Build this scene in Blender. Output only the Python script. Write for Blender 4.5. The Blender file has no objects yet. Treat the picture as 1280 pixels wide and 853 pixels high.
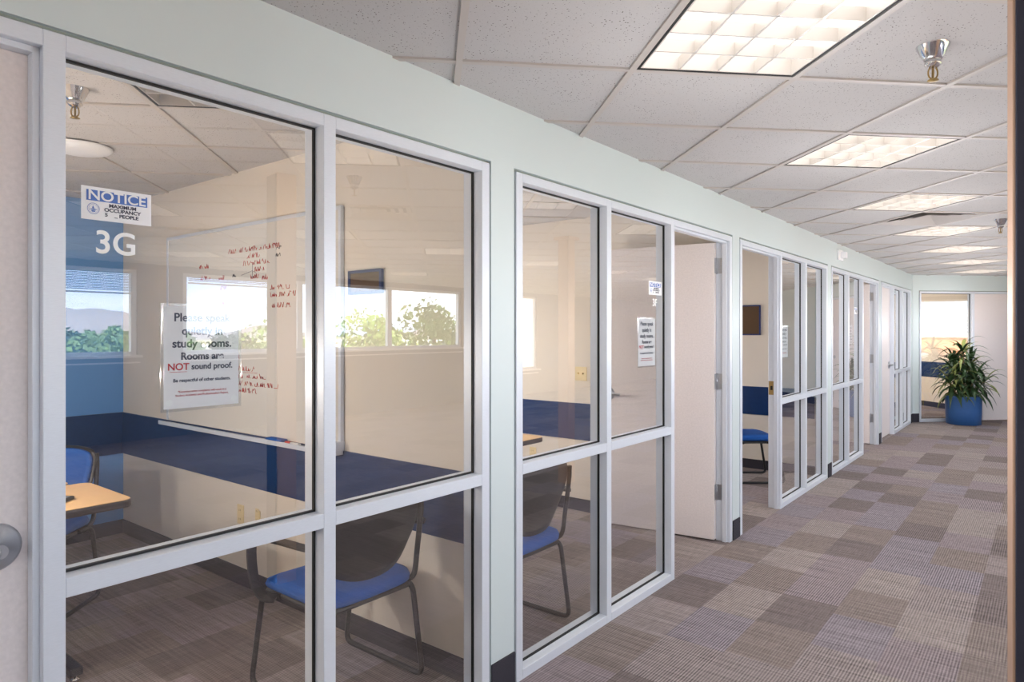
import bpy, bmesh, math, random
from mathutils import Vector, Matrix
PI = math.pi
random.seed(7)
C = bpy.context.scene.collection
SC = bpy.context.scene

# ------------------------------------------------------------------ camera
F = 841.0                    # focal length in pixels of a 1280 wide frame
cd = bpy.data.cameras.new('camera')
cd.sensor_width = 36; cd.lens = 36*F/1280
cd.shift_y = -(426.5-415.6)/1280
cd.clip_start = 0.02; cd.clip_end = 3000
cam = bpy.data.objects.new('camera', cd); C.objects.link(cam)
cam.location = (0, 0, 1.483); cam.rotation_euler = (PI/2, 0, 0)
SC.camera = cam

# ------------------------------------------------------------------ exposure, sky, sun
SC.view_settings.view_transform = 'Standard'
SC.view_settings.look = 'None'
SC.view_settings.gamma = 1
SC.view_settings.use_curve_mapping = False
SC.view_settings.exposure = 0.30
SKY = 4.8
SUN = 26.0
LAMP = 1.7
ROOM_FILL_LENS = 1.6
FILL_W = 17.0                # power of the unseen fill points added below each fixture
ROOM_FILL_W = 48.0  # fill power below the added room fixtures

wd = bpy.data.worlds.new('sky'); SC.world = wd; wd.use_nodes = True
nt = wd.node_tree; nt.nodes.clear()
o_ = nt.nodes.new('ShaderNodeOutputWorld'); b_ = nt.nodes.new('ShaderNodeBackground')
tc = nt.nodes.new('ShaderNodeTexCoord'); mp = nt.nodes.new('ShaderNodeMapping'); mp.inputs['Scale'].default_value = (1.5, 1.5, 9)
nz = nt.nodes.new('ShaderNodeTexNoise'); nz.inputs['Scale'].default_value = 2.2; nz.inputs['Detail'].default_value = 6
cr = nt.nodes.new('ShaderNodeValToRGB')
cr.color_ramp.elements[0].position = .40; cr.color_ramp.elements[0].color = (.52, .68, .98, 1)
cr.color_ramp.elements[1].position = .62; cr.color_ramp.elements[1].color = (.86, .93, 1, 1)
nt.links.new(tc.outputs['Generated'], mp.inputs['Vector']); nt.links.new(mp.outputs[0], nz.inputs['Vector'])
nt.links.new(nz.outputs['Fac'], cr.inputs[0]); nt.links.new(cr.outputs[0], b_.inputs['Color'])
b_.inputs['Strength'].default_value = SKY
nt.links.new(b_.outputs[0], o_.inputs[0])

sl = bpy.data.lights.new('sun', 'SUN'); sl.energy = SUN; sl.angle = .01; sl.color = (1, .95, .86)
so = bpy.data.objects.new('sun', sl); C.objects.link(so)
so.rotation_euler = Vector((.62, -.50, -.75)).to_track_quat('-Z', 'Y').to_euler()

# ------------------------------------------------------------------ frames of reference
ALPHA = PI/2-.67341296                 # direction of the corridor wall
OX, OY = -1.3745, 1.0966               # foot of the wall (t=0, s=0)
CEIL = 2.423; FT = 2.162               # ceiling and frame top
GTH = .121; GX, GY, GS = .431, 2.42, .62   # ceiling grid
FCX, FCY = 6.61, 11.10                 # far corner
def W(t, s, z=0):
    return Vector((OX+t*math.cos(ALPHA)-s*math.sin(ALPHA), OY+t*math.sin(ALPHA)+s*math.cos(ALPHA), z))
MW = Matrix.Translation((OX, OY, 0)) @ Matrix.Rotation(ALPHA, 4, 'Z')
MG = Matrix.Translation((GX, GY, 0)) @ Matrix.Rotation(GTH, 4, 'Z')
MF = Matrix.Translation((FCX, FCY, 0)) @ Matrix.Rotation(GTH, 4, 'Z')   # x along the far wall, y beyond it

# ------------------------------------------------------------------ materials
def newmat(name):
    m = bpy.data.materials.new(name); m.use_nodes = True
    return m, m.node_tree, m.node_tree.nodes['Principled BSDF']
def srgb(r, g, b):
    f = lambda c: (c/255/12.92 if c/255 <= .04045 else ((c/255+.055)/1.055)**2.4)
    return (f(r), f(g), f(b), 1)
def mat(name, col, rough=.5, metal=0, spec=.5, noise=0, nscale=40, bump=0, bscale=200, stretch=None):
    m, t, p = newmat(name)
    p.inputs['Base Color'].default_value = col; p.inputs['Roughness'].default_value = rough
    p.inputs['Metallic'].default_value = metal; p.inputs['Specular IOR Level'].default_value = spec
    if noise or bump:
        tcn = t.nodes.new('ShaderNodeTexCoord'); mpn = t.nodes.new('ShaderNodeMapping')
        if stretch: mpn.inputs['Scale'].default_value = stretch
        t.links.new(tcn.outputs['Object'], mpn.inputs['Vector'])
    if noise:
        n = t.nodes.new('ShaderNodeTexNoise'); n.inputs['Scale'].default_value = nscale; n.inputs['Detail'].default_value = 4
        t.links.new(mpn.outputs[0], n.inputs['Vector'])
        r = t.nodes.new('ShaderNodeValToRGB')
        a = [max(0, c*(1-noise)) for c in col[:3]]+[1]; b = [min(1, c*(1+noise)) for c in col[:3]]+[1]
        r.color_ramp.elements[0].position = .3; r.color_ramp.elements[0].color = a
        r.color_ramp.elements[1].position = .7; r.color_ramp.elements[1].color = b
        t.links.new(n.outputs['Fac'], r.inputs[0]); t.links.new(r.outputs[0], p.inputs['Base Color'])
    if bump:
        n = t.nodes.new('ShaderNodeTexNoise'); n.inputs['Scale'].default_value = bscale; n.inputs['Detail'].default_value = 3
        t.links.new(mpn.outputs[0], n.inputs['Vector'])
        bn = t.nodes.new('ShaderNodeBump'); bn.inputs['Strength'].default_value = bump; bn.inputs['Distance'].default_value = .002
        t.links.new(n.outputs['Fac'], bn.inputs['Height']); t.links.new(bn.outputs[0], p.inputs['Normal'])
    return m
def emis(name, col, st):
    m = bpy.data.materials.new(name); m.use_nodes = True; t = m.node_tree; t.nodes.clear()
    e = t.nodes.new('ShaderNodeEmission'); e.inputs[0].default_value = col; e.inputs[1].default_value = st
    o = t.nodes.new('ShaderNodeOutputMaterial'); t.links.new(e.outputs[0], o.inputs[0]); return m
def glassmat(name, tint, r0, gain, rough=0.0):
    m = bpy.data.materials.new(name); m.use_nodes = True; t = m.node_tree; t.nodes.clear()
    tr = t.nodes.new('ShaderNodeBsdfTransparent'); tr.inputs[0].default_value = tint
    gl = t.nodes.new('ShaderNodeBsdfGlossy'); gl.inputs['Roughness'].default_value = rough; gl.inputs[0].default_value = (1, 1, 1, 1)
    fr = t.nodes.new('ShaderNodeFresnel')
    # the pane is a single sheet: the same index from either side
    ge = t.nodes.new('ShaderNodeNewGeometry'); mr = t.nodes.new('ShaderNodeMapRange')
    mr.inputs[3].default_value = 1.5; mr.inputs[4].default_value = 1/1.5
    t.links.new(ge.outputs['Backfacing'], mr.inputs[0]); t.links.new(mr.outputs[0], fr.inputs[0])
    ma = t.nodes.new('ShaderNodeMath'); ma.operation = 'MULTIPLY_ADD'; ma.use_clamp = True
    ma.inputs[1].default_value = gain; ma.inputs[2].default_value = r0
    mx = t.nodes.new('ShaderNodeMixShader'); o = t.nodes.new('ShaderNodeOutputMaterial')
    t.links.new(fr.outputs[0], ma.inputs[0]); t.links.new(ma.outputs[0], mx.inputs[0])
    t.links.new(tr.outputs[0], mx.inputs[1]); t.links.new(gl.outputs[0], mx.inputs[2]); t.links.new(mx.outputs[0], o.inputs[0])
    return m

M = {}
M['header'] = mat('header_paint', srgb(206, 216, 216), .55, bump=.05, bscale=300)
M['wall'] = mat('beige_paint', srgb(230, 220, 206), .6, bump=.06, bscale=260)
M['slate'] = mat('slate_paint', srgb(96, 102, 112), .7)
M['backwall'] = mat('pale_blue_paint', srgb(92, 148, 212), .55, bump=.06, bscale=260)
M['band'] = mat('navy_band', srgb(12, 50, 98), .35, noise=.08, nscale=30)
M['alum'] = mat('brushed_aluminium_frame', srgb(219, 224, 232), .40, .12, noise=.03, nscale=60, stretch=(1, 1, 12))
M['gasket'] = mat('black_gasket', (.006, .006, .007, 1), .6)
M['reveal'] = mat('reveal_metal', srgb(150, 160, 152), .6)  # greyed to put the shade of the recess into its colour
M['base'] = mat('charcoal_base', srgb(50, 47, 56), .9, bump=.6, bscale=500, noise=.3, nscale=400)
M['glass'] = glassmat('coated_glass', (.95, .96, .96, 1), .085, 1.9)
M['clear'] = glassmat('clear_glass', (.97, .98, .98, 1), 0, 1)
M['door'] = mat('door_laminate', srgb(232, 223, 221), .5, noise=.05, nscale=90, bump=.08, bscale=600)
M['steel'] = mat('satin_steel', srgb(190, 192, 198), .28, .9)
M['chrome'] = mat('chrome', srgb(215, 215, 218), .12, 1)
M['brass'] = mat('aged_brass', srgb(168, 142, 92), .35, .8)
M['black'] = mat('black_plastic', (.016, .015, .016, 1), .45)
M['blackmetal'] = mat('black_metal', (.02, .02, .022, 1), .35, .3)
M['blue'] = mat('blue_upholstery', srgb(18, 86, 168), .85, noise=.12, nscale=300, bump=.3, bscale=700)
M['tabletop'] = mat('maple_laminate', srgb(222, 180, 126), .4, noise=.05, nscale=12, stretch=(1, 8, 1))
M['tableedge'] = mat('dark_bullnose', srgb(58, 50, 50), .4)
M['white'] = mat('white_paper', srgb(240, 240, 242), .5)
M['whiteboard'] = mat('whiteboard_enamel', srgb(226, 222, 214), .22)
M['signblue'] = mat('sign_blue', srgb(78, 116, 190), .5)
M['ink'] = mat('ink', srgb(60, 64, 84), .6)
M['redink'] = mat('red_ink', srgb(200, 40, 40), .6)
M['marker'] = mat('red_marker', srgb(190, 30, 24), .6)
M['vinyl'] = mat('white_vinyl', srgb(244, 246, 246), .5)
M['sleeve'] = glassmat('plastic_sleeve', (.93, .94, .95, 1), .04, 1, .1)
M['almond'] = mat('almond_plastic', srgb(232, 210, 160), .4)
M['tile'] = None
M['tbar'] = mat('tbar_paint', srgb(190, 182, 176), .5)
M['louver'] = mat('louver_aluminium', srgb(228, 222, 216), .35, .3)
M['lamp'] = emis('lit_lens', (1, .955, .91, 1), LAMP)
M['roomlamp'] = emis('lit_room_lens', (1, .82, .62, 1), ROOM_FILL_LENS)
M['off'] = mat('unlit_lens', srgb(120, 112, 108), .4)
M['tan'] = mat('tan_trim', srgb(186, 152, 128), .55)
M['darkpanel'] = mat('dark_panel_fabric', srgb(52, 52, 66), .8, bump=.2, bscale=600)
M['brownboard'] = mat('brown_board', srgb(92, 68, 44), .8, noise=.15, nscale=200)
M['blueframe'] = mat('blue_frame', srgb(24, 44, 100), .5)
M['pot'] = mat('blue_glaze', srgb(48, 92, 150), .35, noise=.06, nscale=14)
M['soil'] = mat('soil', srgb(60, 46, 36), .95, bump=1, bscale=120)
M['stem'] = mat('cane', srgb(120, 100, 70), .8, noise=.2, nscale=60)
M['leaf'] = mat('dracaena_leaf', srgb(46, 70, 38), .38, noise=.35, nscale=9)
M['leaf2'] = mat('dracaena_leaf_pale', srgb(132, 140, 78), .4, noise=.2, nscale=9)
M['blind'] = mat('blind_slats', srgb(70, 120, 180), .4)  # blue light through the slats is put into their colour
M['tree'] = mat('tree_leaves', srgb(122, 148, 66), .8, noise=.35, nscale=1.2)
M['tree2'] = mat('dark_tree_leaves', srgb(84, 112, 62), .8, noise=.35, nscale=.6)
M['bark'] = mat('bark', srgb(100, 80, 62), .9)
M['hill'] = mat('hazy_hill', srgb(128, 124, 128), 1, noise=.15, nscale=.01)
M['ground'] = mat('dry_ground', srgb(170, 164, 128), 1, noise=.2, nscale=.06)
M['brick'] = mat('red_brick', srgb(222, 138, 92), .9, noise=.15, nscale=2)
M['stucco'] = mat('white_stucco', srgb(228, 226, 220), .9, noise=.04, nscale=2)

def tile_material():
    m, t, p = newmat('fissured_ceiling_tile'); p.inputs['Roughness'].default_value = .9
    tcn = t.nodes.new('ShaderNodeTexCoord')
    v = t.nodes.new('ShaderNodeTexVoronoi'); v.inputs['Scale'].default_value = 84; v.inputs['Randomness'].default_value = 1
    v2 = t.nodes.new('ShaderNodeTexVoronoi'); v2.inputs['Scale'].default_value = 140
    n = t.nodes.new('ShaderNodeTexNoise'); n.inputs['Scale'].default_value = 9; n.inputs['Detail'].default_value = 3
    for q in (v, v2, n): t.links.new(tcn.outputs['Object'], q.inputs['Vector'])
    th = t.nodes.new('ShaderNodeMapRange'); th.inputs[1].default_value = .35; th.inputs[2].default_value = .7
    th.inputs[3].default_value = .10; th.inputs[4].default_value = .22
    t.links.new(n.outputs['Fac'], th.inputs[0])
    lt = t.nodes.new('ShaderNodeMath'); lt.operation = 'LESS_THAN'
    t.links.new(v.outputs['Distance'], lt.inputs[0]); t.links.new(th.outputs[0], lt.inputs[1])
    lt2 = t.nodes.new('ShaderNodeMath'); lt2.operation = 'LESS_THAN'; lt2.inputs[1].default_value = .16
    t.links.new(v2.outputs['Distance'], lt2.inputs[0])
    h2 = t.nodes.new('ShaderNodeMath'); h2.operation = 'MULTIPLY'; h2.inputs[1].default_value = .35; t.links.new(lt2.outputs[0], h2.inputs[0])
    mxx = t.nodes.new('ShaderNodeMath'); mxx.operation = 'MAXIMUM'; t.links.new(lt.outputs[0], mxx.inputs[0]); t.links.new(h2.outputs[0], mxx.inputs[1])
    mx = t.nodes.new('ShaderNodeMix'); mx.data_type = 'RGBA'
    mx.inputs['A'].default_value = srgb(194, 191, 190); mx.inputs['B'].default_value = srgb(104, 98, 94)
    t.links.new(mxx.outputs[0], mx.inputs['Factor']); t.links.new(mx.outputs['Result'], p.inputs['Base Color'])
    return m
M['tile'] = tile_material()

def carpet_material():
    m, t, p = newmat('carpet_tiles'); p.inputs['Roughness'].default_value = 1; p.inputs['Specular IOR Level'].default_value = .1
    N = t.nodes.new; L = t.links.new
    def math_(op, a, b=None, c=None):
        n = N('ShaderNodeMath'); n.operation = op
        for i, q in enumerate((a, b, c)):
            if q is None: continue
            if isinstance(q, (int, float)): n.inputs[i].default_value = q
            else: L(q, n.inputs[i])
        return n.outputs[0]
    tcn = N('ShaderNodeTexCoord'); sp = N('ShaderNodeSeparateXYZ'); L(tcn.outputs['Object'], sp.inputs[0])
    x, y = sp.outputs[0], sp.outputs[1]          # x along the wall, y across
    cy = math_('FLOOR', math_('DIVIDE', y, .29))
    w1 = N('ShaderNodeTexWhiteNoise'); w1.noise_dimensions = '1D'; L(cy, w1.inputs['W'])
    cx = math_('FLOOR', math_('ADD', math_('DIVIDE', x, .44), math_('MULTIPLY', w1.outputs['Value'], 1.0)))
    cv = N('ShaderNodeCombineXYZ'); L(cx, cv.inputs[0]); L(cy, cv.inputs[1])
    w2 = N('ShaderNodeTexWhiteNoise'); w2.noise_dimensions = '2D'; L(cv.outputs[0], w2.inputs['Vector'])
    ramp = N('ShaderNodeValToRGB'); ramp.color_ramp.interpolation = 'CONSTANT'
    cols = [(0, (137, 125, 120)), (.18, (147, 136, 134)), (.38, (144, 132, 134)), (.56, (141, 132, 137)), (.70, (124, 113, 111)), (.84, (153, 142, 138))]
    el = ramp.color_ramp.elements
    while len(el) > 1: el.remove(el[-1])
    el[0].position = 0; el[0].color = srgb(*cols[0][1])
    for ps, c in cols[1:]:
        e = el.new(ps); e.color = srgb(*c)
    L(w2.outputs['Value'], ramp.inputs[0])
    # ribs along the wall, broken across by streaks
    ys = math_('DIVIDE', y, .0125)
    rib = math_('ABSOLUTE', math_('SUBTRACT', math_('FRACT', ys), .5))       # 0..0.5
    rn = N('ShaderNodeTexNoise'); rn.inputs['Scale'].default_value = 1; rn.inputs['Detail'].default_value = 3
    mp1 = N('ShaderNodeMapping'); mp1.inputs['Scale'].default_value = (9, 150, 1); L(tcn.outputs['Object'], mp1.inputs[0]); L(mp1.outputs[0], rn.inputs['Vector'])
    cn = N('ShaderNodeTexNoise'); cn.inputs['Scale'].default_value = 1; cn.inputs['Detail'].default_value = 3
    mp2 = N('ShaderNodeMapping'); mp2.inputs['Scale'].default_value = (70, 2.4, 1); L(tcn.outputs['Object'], mp2.inputs[0]); L(mp2.outputs[0], cn.inputs['Vector'])
    fn = N('ShaderNodeTexNoise'); fn.inputs['Scale'].default_value = 420; L(tcn.outputs['Object'], fn.inputs['Vector'])
    amp = math_('ADD', math_('MULTIPLY', w2.outputs['Color'] if False else math_('FRACT', math_('MULTIPLY', w2.outputs['Value'], 7.31)), .75), .2)
    v = math_('MULTIPLY', math_('SUBTRACT', rib, .25), math_('MULTIPLY', amp, 2.3))
    v = math_('ADD', v, math_('MULTIPLY', math_('SUBTRACT', rn.outputs['Fac'], .5), .9))
    v = math_('ADD', v, math_('MULTIPLY', math_('SUBTRACT', cn.outputs['Fac'], .5), 1.1))
    v = math_('ADD', v, math_('MULTIPLY', math_('SUBTRACT', fn.outputs['Fac'], .5), .6))
    v = math_('MAXIMUM', math_('ADD', v, 1.0), .25)
    mul = N('ShaderNodeVectorMath'); mul.operation = 'SCALE'; L(ramp.outputs[0], mul.inputs[0]); L(v, mul.inputs['Scale'])
    L(mul.outputs[0], p.inputs['Base Color'])
    bn = N('ShaderNodeBump'); bn.inputs['Strength'].default_value = .5; bn.inputs['Distance'].default_value = .003; L(v, bn.inputs['Height']); L(bn.outputs[0], p.inputs['Normal'])
    return m
M['carpet'] = carpet_material()

# ------------------------------------------------------------------ mesh helpers
def bx(bm, x0, x1, y0, y1, z0, z1, mi=0):
    vs = [bm.verts.new(p) for p in ((x0, y0, z0), (x1, y0, z0), (x1, y1, z0), (x0, y1, z0), (x0, y0, z1), (x1, y0, z1), (x1, y1, z1), (x0, y1, z1))]
    for f in ((0, 3, 2, 1), (4, 5, 6, 7), (0, 1, 5, 4), (1, 2, 6, 5), (2, 3, 7, 6), (3, 0, 4, 7)):
        fc = bm.faces.new([vs[i] for i in f]); fc.material_index = mi
def lathe(bm, prof, n=32, c=(0, 0), mi=0, cap=True):
    rings = [[bm.verts.new((c[0]+r*math.cos(2*PI*i/n), c[1]+r*math.sin(2*PI*i/n), z)) for i in range(n)] for r, z in prof]
    for a, b in zip(rings, rings[1:]):
        for i in range(n):
            f = bm.faces.new((a[i], a[(i+1) % n], b[(i+1) % n], b[i])); f.material_index = mi; f.smooth = True
    if cap:
        for r_ in (list(reversed(rings[0])), rings[-1]):
            f = bm.faces.new(r_); f.material_index = mi
def tube(bm, pts, r, n=8, mi=0, flat=None, cap=True):
    """sweep a circle (or a flat w x h section with flat=(w,h,up)) along pts"""
    pts = [Vector(p) for p in pts]; rings = []
    prev = None
    for i, p in enumerate(pts):
        d = ((pts[min(i+1, len(pts)-1)]-pts[max(i-1, 0)])).normalized()
        if prev is None:
            up = Vector(flat[2]) if flat else (Vector((0, 0, 1)) if abs(d.z) < .9 else Vector((1, 0, 0)))
        else: up = prev
        u = (up-d*up.dot(d)).normalized(); v = d.cross(u)
        prev = u
        if flat:
            w, h = flat[0]/2, flat[1]/2
            ring = [bm.verts.new(p+u*a+v*b) for a, b in ((w, h), (-w, h), (-w, -h), (w, -h))]
        else:
            rr = r[i] if isinstance(r, (list, tuple)) else r
            ring = [bm.verts.new(p+u*rr*math.cos(2*PI*k/n)+v*rr*math.sin(2*PI*k/n)) for k in range(n)]
        rings.append(ring)
    for a, b in zip(rings, rings[1:]):
        m_ = len(a)
        for i in range(m_):
            f = bm.faces.new((a[i], a[(i+1) % m_], b[(i+1) % m_], b[i])); f.material_index = mi; f.smooth = not flat
    if cap:
        for q in (list(reversed(rings[0])), rings[-1]):
            f = bm.faces.new(q); f.material_index = mi
def smooth_path(ctrl, n=6):
    ctrl = [Vector(c) for c in ctrl]; out = []
    P = [ctrl[0]*2-ctrl[1]]+ctrl+[ctrl[-1]*2-ctrl[-2]]
    for i in range(1, len(P)-2):
        for k in range(n):
            t = k/n; a, b, c, d = P[i-1], P[i], P[i+1], P[i+2]
            out.append(.5*((2*b)+(c-a)*t+(2*a-5*b+4*c-d)*t*t+(3*b-a-3*c+d)*t**3))
    out.append(ctrl[-1]); return out
def round_path(pts, r=.05, n=5):
    pts = [Vector(p) for p in pts]; out = [pts[0]]
    for i in range(1, len(pts)-1):
        a = (pts[i-1]-pts[i]); b = (pts[i+1]-pts[i]); ra = min(r, a.length*.45, b.length*.45)
        p0 = pts[i]+a.normalized()*ra; p2 = pts[i]+b.normalized()*ra
        for k in range(n+1):
            t = k/n; out.append(p0*(1-t)**2+pts[i]*2*t*(1-t)+p2*t*t)
    out.append(pts[-1]); return out
def B(): return bmesh.new()
def obj(name, bm, mats, parent=None, mtx=None, bevel=0, seg=2, label=None, fix=True):
    if fix: bmesh.ops.recalc_face_normals(bm, faces=bm.faces)
    me = bpy.data.meshes.new(name); bm.to_mesh(me); bm.free()
    for m in (mats if isinstance(mats, (list, tuple)) else [mats]): me.materials.append(m)
    o = bpy.data.objects.new(name, me); C.objects.link(o)
    if parent: o.parent = parent
    if mtx is not None: o.matrix_world = mtx
    if bevel:
        b = o.modifiers.new('bevel', 'BEVEL'); b.width = bevel; b.segments = seg; b.limit_method = 'ANGLE'
    if label: o['label'] = label
    return o
def empty(name, mtx):
    o = bpy.data.objects.new(name, None); C.objects.link(o); o.matrix_world = mtx; o.empty_display_size = .1; return o
def tag(o, label, cat, group=None, kind=None):
    o['label'] = label; o['category'] = cat
    if group: o['group'] = group
    if kind: o['kind'] = kind
    return o
def struct(o, label=None, cat=None):
    o['kind'] = 'structure'
    if label: o['label'] = label
    if cat: o['category'] = cat
    return o
def at(t, s, z=0, rz=0): return MW @ Matrix.Translation((t, s, z)) @ Matrix.Rotation(rz, 4, 'Z')
def dup(root, mtx, label=None, group=None):
    r = root.copy(); C.objects.link(r); r.matrix_world = mtx
    if label: r['label'] = label
    if group: r['group'] = group
    for ch in list(root.children):
        c = ch.copy(); C.objects.link(c); c.parent = r
        for g in ch.children:
            d = g.copy(); C.objects.link(d); d.parent = c
    return r
def text_mesh(name, body, size, m, parent, loc, bold=0, align='CENTER', wide=1, rot=None):
    """lettering standing upright in the xz plane of its parent, read from -y"""
    cu = bpy.data.curves.new(name, 'FONT'); cu.body = body; cu.size = size; cu.align_x = align; cu.align_y = 'CENTER'
    cu.offset = bold; cu.extrude = .0002; cu.fill_mode = 'BOTH'
    tmp = bpy.data.objects.new('tmp', cu); C.objects.link(tmp)
    dg = bpy.context.evaluated_depsgraph_get(); dg.update()
    me = bpy.data.meshes.new_from_object(tmp.evaluated_get(dg))
    bpy.data.objects.remove(tmp); bpy.data.curves.remove(cu)
    me.transform(Matrix.Translation(loc) @ Matrix.Rotation(PI/2, 4, 'X') @ Matrix.Diagonal((wide, 1, 1, 1)))
    me.materials.clear(); me.materials.append(m)
    o = bpy.data.objects.new(name, me); C.objects.link(o); o.parent = parent
    return o

# ------------------------------------------------------------------ floor and ceiling
T0, T1, S0, S1 = -5.5, 21.0, -7.9, 3.6
bm = B(); bx(bm, T0-.2, T1, S0-.2, S1+.2, -.12, 0)
struct(obj('floor', bm, M['carpet'], mtx=MW), 'grey brown carpet tiles with fine ribs', 'floor')

light_cells = [(0, -1), (2, 1), (4, 3), (6, 5), (8, 7), (10, 9), (12, 11)]
rear_fill_cells = [(-4, -5), (-6, -7)]  # unseen lights added behind the camera to brighten the near wall
light_cells2 = [(-1, -8), (1, -6), (3, -4), (5, -2), (7, 0), (9, 2), (11, 4), (13, 6)]
light_cells3 = [(8, -5), (10, -3), (12, -1), (6, -7)]
vent_cells = [(5, 4), (11, 10), (3, -1), (5, -4)]
off_cells = [(-3, 0)]
added_room_cells = [(-7, 0), (-1, 4), (1, 6), (5, 8), (7, 12)]
holes = set(light_cells+rear_fill_cells+light_cells2+light_cells3+vent_cells+off_cells)
def cell_of_room(t, s):
    p = MG.inverted() @ W(t, s); return (math.floor(p.x/GS), math.floor(p.y/GS))
added_room_cells = [cell_of_room(.40, 1.45), cell_of_room(3.3, 2.1), cell_of_room(6.2, 2.4), cell_of_room(8.9, 2.3), cell_of_room(11.6, 2.2)]  # lit fixtures added out of view to brighten the rooms
q_ = MG.inverted() @ (MF @ Vector((.6, 2.4, 0))); added_room_cells.append((math.floor(q_.x/GS), math.floor(q_.y/GS)))
holes |= set(added_room_cells)
def clipped(bm, mtx):
    bm.transform(MW.inverted() @ mtx)
    for co, no in (((0, S0-.05, 0), (0, -1, 0)), ((0, S1+.1, 0), (0, 1, 0)), ((T0-.1, 0, 0), (-1, 0, 0)), ((T1-.05, 0, 0), (1, 0, 0))):
        bmesh.ops.bisect_plane(bm, geom=bm.verts[:]+bm.edges[:]+bm.faces[:], plane_co=co, plane_no=no, clear_outer=True)
bm = B(); R0, R1 = -24, 40
def inside(i, j):
    p = MW.inverted() @ (MG @ Vector(((i+.5)*GS, (j+.5)*GS, 0)))
    return T0-.7 < p.x < T1+.7 and S0-.7 < p.y < S1+.7
for i in range(R0, R1):
    for j in range(R0, R1):
        if (i, j) in holes or not inside(i, j): continue
        vs = [bm.verts.new((x*GS, y*GS, CEIL+.008)) for x, y in ((i, j), (i, j+1), (i+1, j+1), (i+1, j))]
        bm.faces.new(vs)
clipped(bm, MG)
ceil = struct(obj('ceiling', bm, M['tile'], mtx=MW, fix=False), 'suspended ceiling of speckled white tiles', 'ceiling')
bm = B()
for i in range(R0, R1):
    bx(bm, i*GS-.012, i*GS+.012, R0*GS, R1*GS, CEIL, CEIL+.012)
    bx(bm, R0*GS, R1*GS, i*GS-.012, i*GS+.012, CEIL+.0006, CEIL+.0116)
clipped(bm, MG)
obj('ceiling_grid', bm, M['tbar'], parent=ceil)
bm = B(); bx(bm, T0-.2, T1, S0-.2, S1+.2, CEIL+.3, CEIL+.5)  # unseen slab added to block the sun
struct(obj('ceiling', bm, M['stucco'], mtx=MW), 'roof slab above the suspended ceiling', 'ceiling')

# ------------------------------------------------------------------ the glazed corridor wall
FD = .098                      # frame depth
JW = .045; PW = .70; DW = .896
UNITS = [(-.420, 'dpp', 'closed'), (2.230, 'ppd', 'open'), (4.865, 'dpp', 'open'), (7.505, 'ppd', 'open'), (10.145, 'dpp', 'closed')]
UL = JW*4+PW*2+DW
RAIL0, RAIL1 = .875, .920
bm = B()   # drywall: header and piers
GAP = .012
bx(bm, T0, 12.80, 0, .12, FT+GAP, CEIL+.02)
edges = [T0]
for u, _, _ in UNITS: edges += [u-GAP, u+UL+GAP]
edges.append(12.80)
for a, b in zip(edges[::2], edges[1::2]):
    bx(bm, a, b, 0, .12, 0, FT+GAP)
wall_l = struct(obj('wall_left', bm, M['header'], mtx=MW), 'pale painted drywall above and between the glazed fronts', 'wall')
bm = B()
for u, _, _ in UNITS:
    bx(bm, u-GAP, u, .014, .10, 0, FT+GAP); bx(bm, u+UL, u+UL+GAP, .014, .10, 0, FT+GAP); bx(bm, u-GAP, u+UL+GAP, .014, .10, FT, FT+GAP)
obj('shadow_reveal', bm, M['reveal'], parent=wall_l)
k = 0
for a, b in zip(edges[2::2], edges[3::2]):
    bm = B(); bx(bm, a-.001, b+.001, -.008, 0, 0, .142)
    struct(obj('baseboard_left', bm, M['base'], mtx=MW, bevel=.006), 'charcoal carpet base at the foot of a drywall pier', 'baseboard')

def make_hinge(parent, x, y, z):
    bm = B(); bx(bm, x-.045, x, y-.002, y+.001, z-.055, z+.055); bx(bm, x, x+.002, y-.03, y+.001, z-.055, z+.055)
    lathe(bm, [(.007, z-.058), (.007, z+.058)], 12, (x, y-.004))
    for dz in (-.035, 0, .035): lathe_y(bm, x-.024, y-.003, z+dz, .004)
    return obj('hinge', bm, M['steel'], parent)
def lathe_y(bm, x, y, z, r, mi=0):
    n = 8
    vs = [bm.verts.new((x+r*math.cos(2*PI*i/n), y, z+r*math.sin(2*PI*i/n))) for i in range(n)]
    f = bm.faces.new(vs); f.material_index = mi
def disc_y(bm, prof, x, z, n=24):
    """turned shape with its axis along y; prof = [(radius, y)]"""
    rings = [[bm.verts.new((x+r*math.cos(2*PI*i/n), y, z+r*math.sin(2*PI*i/n))) for i in range(n)] for r, y in prof]
    for a, b in zip(rings, rings[1:]):
        for i in range(n):
            f = bm.faces.new((a[i], a[(i+1) % n], b[(i+1) % n], b[i])); f.smooth = True
    bm.faces.new(rings[0]); bm.faces.new(rings[-1])

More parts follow.
